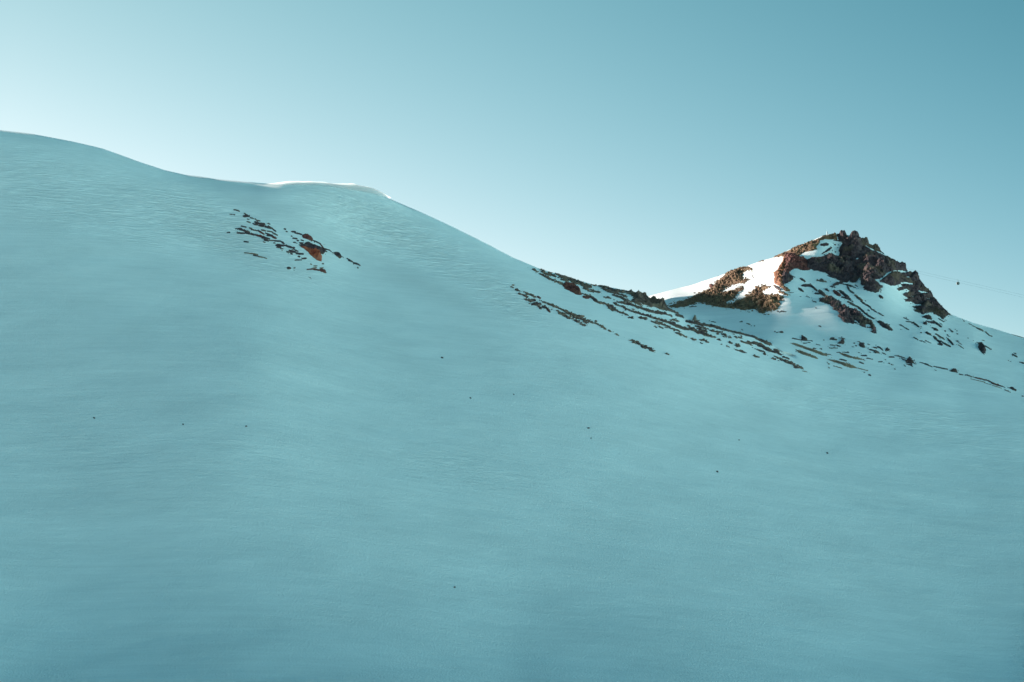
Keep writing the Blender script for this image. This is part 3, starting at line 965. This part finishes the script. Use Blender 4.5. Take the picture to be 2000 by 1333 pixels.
CLN = {
 'peak': ('on the far peak', 'rock outcrops on the far peak'),
 'leftslope': ('on the sunlit left shoulder of the far peak', 'rocks on the sunlit shoulder of the far peak'),
 'spurfar': ('in the snow basin below the far peak', 'rocks in the snow basin below the peak'),
 'farboulders': ('on the snow apron at the right below the far peak', 'rocks on the snow apron below the peak'),
 'spur': ('on the rocky spur where the near ridge runs down', 'rocks on the spur of the near ridge'),
 'spurlow': ('on the low tail of the rocky spur', 'rocks on the low tail of the spur'),
 'leftpatch': ('in the rock patch high on the left slope', 'rocks in the patch high on the left slope'),
 'slope': ('alone on the wide smooth foreground slope', 'stray stones on the foreground slope'),
}
MN = {'k': 'dark', 's': 'grey', 'r': 'reddish', 'o': 'orange', 'q': 'rust orange', 'b': 'brown', 'g': 'olive'}
SPECIAL = [  # a point of the photograph inside the thing: name, label, category
 ('peak', 1700, 510, 'rock_cliff', 'great dark cliff under the summit of the far peak', 'cliff'),
 ('peak', 1800, 560, 'rock_ridge', 'dark broken ridge of cliffs down the right skyline of the peak', 'rock ridge'),
 ('peak', 1519, 540, 'rock_buttress', 'orange sunlit pillar at the left edge of the peak cliffs', 'rock buttress'),
 ('peak', 1560, 510, 'rock_outcrop', 'reddish brown rock face beside the orange pillar', 'rock face'),
 ('peak', 1570, 480, 'rock_crest', 'brown sunlit rocky crest climbing leftward below the summit mast', 'rock crest'),
 ('peak', 1536, 540, 'rock_outcrop', 'dark shaded foot of the orange pillar', 'rock'),
 ('peak', 1660, 608, 'rock_rib', 'long dark rock rib slanting down the middle of the snow apron', 'rock rib'),
 ('peak', 1700, 555, 'rock_outcrop', 'dark rounded knob hanging just below the great cliff', 'rock'),
 ('leftslope', 1400, 575, 'rubble_slope', 'brown sunlit rubble ridge with boulders left of the white snow gully', 'rubble slope'),
 ('leftslope', 1500, 600, 'rubble_fan', 'brown rubble fan fading into shade at the foot of the peak', 'rubble slope'),
 ('leftslope', 1345, 588, 'gravel_bank', 'smooth orange brown gravel bank at the left tip of the rubble', 'gravel bank'),
 ('leftslope', 1389, 560, 'boulder', 'square dark red boulder standing on the left edge of the sunlit rubble', 'boulder'),
 ('spur', 1118, 562, 'boulder', 'big oval dark red boulder on the near spur', 'boulder'),
 ('spur', 1280, 585, 'rock_crag', 'jagged grey green crag where the near ridge meets the bright snow', 'crag'),
 ('spur', 1233, 572, 'boulder', 'small pointed grey rock tooth on the near spur skyline', 'boulder'),
 ('leftpatch', 618, 490, 'rock_overhang', 'bright orange triangular rock face in the patch high on the left slope', 'rock face'),
 ('leftpatch', 612, 478, 'rock_slab', 'dark slab capping the orange triangular face', 'rock slab'),
 ('spurfar', 1357, 623, 'boulder', 'olive pointed standing stone alone beside the spur crest', 'boulder'),
 ('farboulders', 1777, 704, 'boulder', 'largest pyramid shaped dark boulder in the row below the peak', 'boulder'),
 ('farboulders', 1864, 725, 'boulder', 'rounded dark boulder near the right end of the boulder row', 'boulder'),
 ('farboulders', 1918, 681, 'boulder', 'upright dark rock standing alone on the right snow slope', 'boulder'),
]
def comps(cl):
    pr = cl['prims']; n = len(pr); par = list(range(n))
    def f(i):
        while par[i] != i: i = par[i]
        return i
    for i in range(n):
        if pr[i]['t'] == 'P': continue
        for j in range(i):
            if pr[j]['t'] == 'P': continue
            if pr[i]['m'] != pr[j]['m']: continue
            A, B = pr[i]['p'], pr[j]['p']
            tt = np.linspace(0, 1, 12)[:, None]; pa = A[0] + (A[1] - A[0]) * tt; pb = B[0] + (B[1] - B[0]) * tt
            if np.sqrt(((pa[:, None] - pb[None]) ** 2).sum(-1)).min() < pr[i]['w'] + pr[j]['w'] - 0.2: par[f(i)] = f(j)
    d = {}
    for i in range(n): d.setdefault(f(i), []).append(pr[i])
    return list(d.values())

def hdist(px):      # words for the size
    return 'large' if px > 34 else 'medium sized' if px > 14 else 'small' if px > 5 else 'tiny'
records = []
for cl in parse(ROCKS):
    for prims in comps(cl):
        m = prims[0]['m']
        o, thick, size = rock_mesh(cl['name'], prims, cl['surf'], cl['amp'], MATS[m])
        if o is None: continue
        allp = np.concatenate([p['p'] for p in prims]); c = (allp.min(0) + allp.max(0)) / 2; ext = allp.max(0) - allp.min(0)
        rec = dict(o=o, cl=cl['name'], m=m, c=c, ext=ext, L=max(ext) + 2 * prims[0]['w'], th=thick, sp=None)
        for sp in SPECIAL:
            if sp[0] == cl['name'] and max(mask(p, np.array([float(sp[1])]), np.array([float(sp[2])]))[0] for p in prims) > 0 and not any(r['sp'] is sp for r in records):
                rec['sp'] = sp; break
        records.append(rec)
# a name, a shape word and a place for each
for r in records:
    slim = r['L'] / max(2 * min(r['th'], 8), 0.8)
    r['shape'] = 'rock streak' if slim > 4 else 'rock outcrop' if r['L'] > 14 else 'rock' if r['L'] > 5 else 'stone'
    r['key'] = (r['cl'], r['m'], r['shape'], hdist(r['L']))
grp = {}
for r in records:
    if r['sp'] is None: grp.setdefault(r['key'], []).append(r)
SH = {'peak': 'on the far peak', 'leftslope': 'on the sunlit shoulder', 'spurfar': 'in the basin below the peak', 'farboulders': 'on the apron right below the peak',
      'spur': 'on the near spur', 'spurlow': 'on the low tail of the spur', 'leftpatch': 'in the high left rock patch', 'slope': 'on the open foreground slope'}
for key, rs in grp.items():
    rs.sort(key=lambda r: r['c'][0]); n = len(rs); ds = '%s %s %s' % (key[3], MN[key[1]], key[2]); pl = SH[key[0]]
    for i, r in enumerate(rs):
        if n == 1: base = ds + ' ' + pl
        elif i == 0: base = 'leftmost ' + ds + ' ' + pl
        elif i == n - 1: base = 'rightmost ' + ds + ' ' + pl
        elif i < 20: base = '%s from left, %s %s' % (ORD[i], ds, pl)
        elif n - 1 - i < 20: base = '%s from right, %s %s' % (ORD[n - 1 - i], ds, pl)
        else: base = '%s past the twentieth from left, %s %s' % (ORD[i - 20], ds, pl)
        tag(r['o'], base, {'rock streak': 'rock outcrop'}.get(key[2], key[2]), CLN[key[0]][1])
        r['o'].name = key[2].replace(' ', '_')
for r in records:
    if r['sp']: tag(r['o'], r['sp'][4], r['sp'][5], CLN[r['cl']][1]); r['o'].name = r['sp'][3]
    # each rock's origin sits at its own base
    me = r['o'].data; co = np.empty(len(me.vertices) * 3, np.float32); me.vertices.foreach_get('co', co); co = co.reshape(-1, 3)
    b = co.mean(0); b[2] = co[:, 2].min(); me.vertices.foreach_set('co', (co - b).ravel()); r['o'].location = [float(x) for x in b]
print('rocks', len(records), 'unused special', [s[3] for s in SPECIAL if not any(r['sp'] is s for r in records)])

# ------------------------------------------------------------------ loose rubble strewn between the outcrops
def rubble(name, label, cls, surf, n, spread, rmin, rmax, mat, seed, drift=(1.0, 0.45)):
    r = np.random.default_rng(seed); segs = []
    for cl in parse(ROCKS):
        if cl['name'] in cls:
            for p in cl['prims']:
                if p['t'] == 'C' and p['m'] in mat[1]: segs.append((p['p'][0], p['p'][1], p['w']))
                elif p['t'] == 'P' and p['m'] in mat[1]:
                    for i in range(len(p['p'])): segs.append((p['p'][i - 1], p['p'][i], 0.6))
    L = np.array([np.hypot(*(b - a)) + 2 for a, b, w in segs]); idx = r.choice(len(segs), n, p=L / L.sum())
    t = r.random(n); A = np.array([s[0] for s in segs])[idx]; B = np.array([s[1] for s in segs])[idx]; Wd = np.array([s[2] for s in segs])[idx]
    c = A + (B - A) * t[:, None]
    k = r.standard_t(3, (n, 2)) * (Wd[:, None] * 0.8 + spread)
    c = c + np.stack([k[:, 0] * drift[0] + k[:, 1] * 0.3, k[:, 0] * 0.35 + k[:, 1] * drift[1]], -1)
    lim = (vA if surf == 'A' else vF)(c[:, 0]); ok = (c[:, 1] > lim + 0.3) & (np.abs(k).max(1) < 14); c = c[ok]; n = len(c)
    P = (surf_A if surf == 'A' else surf_C)(c[:, 0], c[:, 1])
    R = rmin + (rmax - rmin) * r.random(n) ** 3.0
    g = (1 + 5 ** .5) / 2
    V = np.array([(-1, g, 0), (1, g, 0), (-1, -g, 0), (1, -g, 0), (0, -1, g), (0, 1, g), (0, -1, -g), (0, 1, -g), (g, 0, -1), (g, 0, 1), (-g, 0, -1), (-g, 0, 1)]) / 1.9
    Fc = np.array([(0, 11, 5), (0, 5, 1), (0, 1, 7), (0, 7, 10), (0, 10, 11), (1, 5, 9), (5, 11, 4), (11, 10, 2), (10, 7, 6), (7, 1, 8), (3, 9, 4), (3, 4, 2), (3, 2, 6), (3, 6, 8), (3, 8, 9), (4, 9, 5), (2, 4, 11), (6, 2, 10), (8, 6, 7), (9, 8, 1)])
    co = V[None] * (1 + 0.35 * r.standard_normal((n, 12, 1)).clip(-1.4, 1.4)) * R[:, None, None] * np.stack([r.uniform(0.8, 1.9, n), r.uniform(0.7, 1.2, n), r.uniform(0.5, 1.0, n)], -1)[:, None]
    th = r.random(n) * 6.28; cs, sn = np.cos(th)[:, None], np.sin(th)[:, None]
    x = co[..., 0] * cs - co[..., 1] * sn; y = co[..., 0] * sn + co[..., 1] * cs
    co = np.stack([x, y, co[..., 2]], -1) + P[:, None]; co[..., 2] += R[:, None] * 0.25
    fc = (Fc[None] + (np.arange(n) * 12)[:, None, None]).reshape(-1, 3)
    me = bpy.data.meshes.new(name); me.vertices.add(n * 12); me.vertices.foreach_set('co', co.astype(np.float32).ravel())
    me.loops.add(fc.size); me.loops.foreach_set('vertex_index', fc.astype(np.int32).ravel())
    me.polygons.add(len(fc)); me.polygons.foreach_set('loop_start', np.arange(0, fc.size, 3, dtype=np.int32)); me.update(calc_edges=True)
    me.materials.append(MATS[mat[0]]); o = bpy.data.objects.new(name, me); COL.objects.link(o)
    tag(o, label, 'rubble', kind='stuff')
rubble('rubble', 'fine loose grey rubble strewn along the near rocky spur', ('spur', 'spurlow'), 'A', 8000, 1.3, 0.06, 0.52, ('s', 'sk'), 3)
rubble('rubble', 'fine loose dark rubble between the rocks of the high left patch', ('leftpatch',), 'A', 900, 0.9, 0.04, 0.26, ('s', 'sk'), 4)
rubble('rubble', 'loose dark rubble scattered over the snow apron below the peak', ('farboulders', 'spurfar'), 'C', 800, 1.0, 0.05, 0.32, ('k', 'sk'), 5)
rubble('rubble', 'loose dark rubble on the snow under the peak cliffs', ('peak',), 'C', 2000, 1.1, 0.06, 0.42, ('k', 'sk'), 6)
rubble('rubble', 'loose brown rubble edging the sunlit shoulder of the peak', ('leftslope',), 'C', 2200, 1.2, 0.08, 0.6, ('b', 'bo'), 7)
rubble('gravel', 'fine olive gravel edging the bare strips on the apron', ('spurfar',), 'C', 700, 0.8, 0.05, 0.25, ('g', 'g'), 8)

# ------------------------------------------------------------------ drifting snow blown over the ridge
def spindrift():
    us = np.linspace(522, 760, 70); nv = 12
    ridge = surf_A(us, vA(us))
    hh = np.interp(us, [522, 560, 590, 640, 690, 725, 748, 760], [0.03, 1.1, 1.4, 1.3, 1.8, 1.5, 0.6, 0.03])
    ringP = []
    for k in range(nv):
        a = 2 * math.pi * k / nv
        q = ridge.copy(); rad = hh * (1 + 0.15 * fbm(np.stack([us / 14, us * 0 + k, us * 0], -1), 2, 5))
        dy = 6 + 9 * math.cos(a); q[:, 1] += dy; q[:, 2] += 0.165 * dy - 0.1 + rad * math.sin(a) + 0.45 * sstep(640, 700, us) * sstep(778, 745, us); ringP.append(q)
    ringP.append(ringP[0]); G = np.array(ringP)
    o = grid_mesh('spindrift', G, smooth=True)
    me = o.data
    import bmesh
    bm = bmesh.new(); bm.from_mesh(me); bmesh.ops.remove_doubles(bm, verts=bm.verts, dist=0.001)
    ed = [e for e in bm.edges if e.is_boundary]; bmesh.ops.holes_fill(bm, edges=ed, sides=0); bmesh.ops.recalc_face_normals(bm, faces=bm.faces)
    bm.to_mesh(me); bm.free()
    m = bpy.data.materials.new('blown_snow'); m.use_nodes = True; t = m.node_tree; t.nodes.clear()
    out = t.nodes.new('ShaderNodeOutputMaterial'); pv = t.nodes.new('ShaderNodeVolumePrincipled')
    pv.inputs['Color'].default_value = (1, 1, 1, 1); pv.inputs['Density'].default_value = 0.6; pv.inputs['Anisotropy'].default_value = 0.3
    t.links.new(pv.outputs[0], out.inputs['Volume']); me.materials.append(m)
    tag(o, 'thin bright plume of blown snow along the ridge crest', 'blown snow', kind='stuff')
spindrift()

# ------------------------------------------------------------------ gondola lift
def simple_mat(name, col, rough=0.5, metal=0.0, spec=0.5):
    m, t, b = new_mat(name); b.inputs['Roughness'].default_value = rough; b.inputs['Metallic'].default_value = metal
    tc = N(t, 'ShaderNodeTexCoord'); n = N(t, 'ShaderNodeTexNoise'); n.inputs['Scale'].default_value = 3
    t.links.new(tc.outputs['Object'], n.inputs['Vector'])
    mx = N(t, 'ShaderNodeMix', data_type='RGBA'); mx.inputs['A'].default_value = (*[c * 0.85 for c in col], 1); mx.inputs['B'].default_value = (*[min(1, c * 1.15) for c in col], 1)
    t.links.new(n.outputs['Fac'], mx.inputs['Factor']); t.links.new(mx.outputs['Result'], b.inputs['Base Color']); return m
import bmesh
STEEL = simple_mat('steel', (0.22, 0.24, 0.26), 0.5, 0.6); WHITE = simple_mat('white_paint', (0.8, 0.8, 0.8), 0.4)
SHELL = simple_mat('cabin_shell', (0.05, 0.05, 0.04), 0.85, 0.0); GLASS = simple_mat('dark_glass', (0.03, 0.035, 0.04), 0.1)
CABLE = simple_mat('cable_steel', (0.16, 0.2, 0.22), 0.6)
def mesh_obj(name, bm, mat, parent=None, smooth=False):
    me = bpy.data.meshes.new(name); bmesh.ops.recalc_face_normals(bm, faces=bm.faces); bm.to_mesh(me); bm.free()
    for p in me.polygons: p.use_smooth = smooth
    me.materials.append(mat); o = bpy.data.objects.new(name, me); COL.objects.link(o); o.parent = parent; return o
def tube(bm, pts, r, n=6):
    rings = []
    for i, p in enumerate(pts):
        a = Vector(pts[max(i - 1, 0)]); b = Vector(pts[min(i + 1, len(pts) - 1)]); d = (b - a).normalized()
        s = d.cross(Vector((0, 0, 1))); s = s if s.length > 1e-3 else Vector((1, 0, 0)); s.normalize(); w = s.cross(d)
        rings.append([bm.verts.new(Vector(p) + (s * math.cos(2 * math.pi * k / n) + w * math.sin(2 * math.pi * k / n)) * r) for k in range(n)])
    for A, B in zip(rings, rings[1:]):
        for k in range(n): bm.faces.new((A[k], A[(k + 1) % n], B[(k + 1) % n], B[k]))
    bm.faces.new(rings[0]); bm.faces.new(rings[-1][::-1])
def box(bm, c, s, bev=0):
    r = bmesh.ops.create_cube(bm, size=1, matrix=Matrix.Translation(c) @ Matrix.Diagonal((*s, 1)))
    if bev: bmesh.ops.bevel(bm, geom=list({e for v in r['verts'] for e in v.link_edges}), offset=bev, segments=2, affect='EDGES')
DG = 1480.0
def cable_pts(v_at_cabin, dD):
    out = []
    for u in np.linspace(1655, 2600, 40):
        k = (u - 1870) / 1000.0
        v = v_at_cabin + 0.2285 * (u - 1870) + 10 * k * k
        out.append([float(x) for x in ray(u, v, DG + dD)])
    return out
for i, (v0, dd, lab) in enumerate(((547.2, 0, 'upper thin lift cable carrying the cabin across the sky'), (551.8, 6, 'lower thin lift cable running empty across the sky'))):
    bm = bmesh.new(); tube(bm, cable_pts(v0, dd), 0.04)
    tag(mesh_obj('lift_cable', bm, CABLE), lab, 'cable', 'cables of the gondola lift')
base = Vector([float(x) for x in ray(1871.2, 556.6, DG)])
cab = bpy.data.objects.new('gondola_cabin', None); COL.objects.link(cab); cab.location = base
tag(cab, 'small dark gondola cabin hanging from the lift cable right of the peak', 'cable car')
bm = bmesh.new()   # body: egg shaped shell in rings
prof = [(0.0, 0.62), (0.12, 0.82), (0.5, 0.96), (1.1, 1.0), (1.6, 0.95), (1.95, 0.78), (2.12, 0.5)]
rings = []
for z, k in prof:
    rings.append([bm.verts.new((1.05 * k * math.copysign(abs(math.cos(a)) ** 0.6, math.cos(a)), 0.95 * k * math.copysign(abs(math.sin(a)) ** 0.6, math.sin(a)), z)) for a in [2 * math.pi * j / 20 for j in range(20)]])
for A, B in zip(rings, rings[1:]):
    for k in range(20): bm.faces.new((A[k], A[(k + 1) % 20], B[(k + 1) % 20], B[k]))
bm.faces.new(rings[0]); bm.faces.new(rings[-1])
mesh_obj('body', bm, SHELL, cab, True)
for sx, sy, w, d in ((0, -1, 1.2, 0.05), (0, 1, 1.2, 0.05), (-1, 0, 0.05, 1.1), (1, 0, 0.05, 1.1)):
    bm = bmesh.new(); box(bm, (sx * 1.04, sy * 0.94, 1.25), (w if sx == 0 else 0.06, d if sy == 0 else 0.06, 0.75), 0.02)
    mesh_obj('window', bm, GLASS, cab)
bm = bmesh.new(); box(bm, (-1.12, 0, 0.95), (0.08, 0.35, 1.5), 0.02); dr = mesh_obj('door', bm, WHITE, cab)
bm = bmesh.new(); box(bm, (0, 0, 2.17), (1.0, 0.5, 0.12), 0.02); mesh_obj('roof_frame', bm, STEEL, cab)
bm = bmesh.new(); tube(bm, [(0, 0, 2.2), (0.05, 0, 2.7), (0.1, 0, 3.2), (-0.25, 0, 3.55)], 0.09); mesh_obj('hanger', bm, STEEL, cab)
bm = bmesh.new(); box(bm, (-0.3, 0, 3.62), (0.9, 0.25, 0.3), 0.04); mesh_obj('grip', bm, STEEL, cab)

# ------------------------------------------------------------------ mast on the summit ridge
mp_ = surf_C(np.array([1616.0]), np.array([461.0]))[0]
mast = bpy.data.objects.new('weather_mast', None); COL.objects.link(mast); mast.location = [float(x) for x in mp_]
tag(mast, 'thin white weather mast standing on the summit ridge of the peak', 'mast')
bm = bmesh.new(); tube(bm, [(-0.35, 0, -0.5), (-0.35, 0, 2.6)], 0.07, 8); mesh_obj('pole', bm, WHITE, mast)
bm = bmesh.new(); box(bm, (0.05, 0, 1.7), (0.32, 0.3, 1.5), 0.04); mesh_obj('equipment_box', bm, STEEL, mast)
bm = bmesh.new(); box(bm, (-0.42, 0, 3.1), (0.42, 0.1, 0.5), 0.03); mesh_obj('antenna_panel', bm, WHITE, mast)
bm = bmesh.new(); box(bm, (-0.1, 0, 0.9), (0.5, 0.2, 0.12), 0.02); mesh_obj('bracket', bm, STEEL, mast)
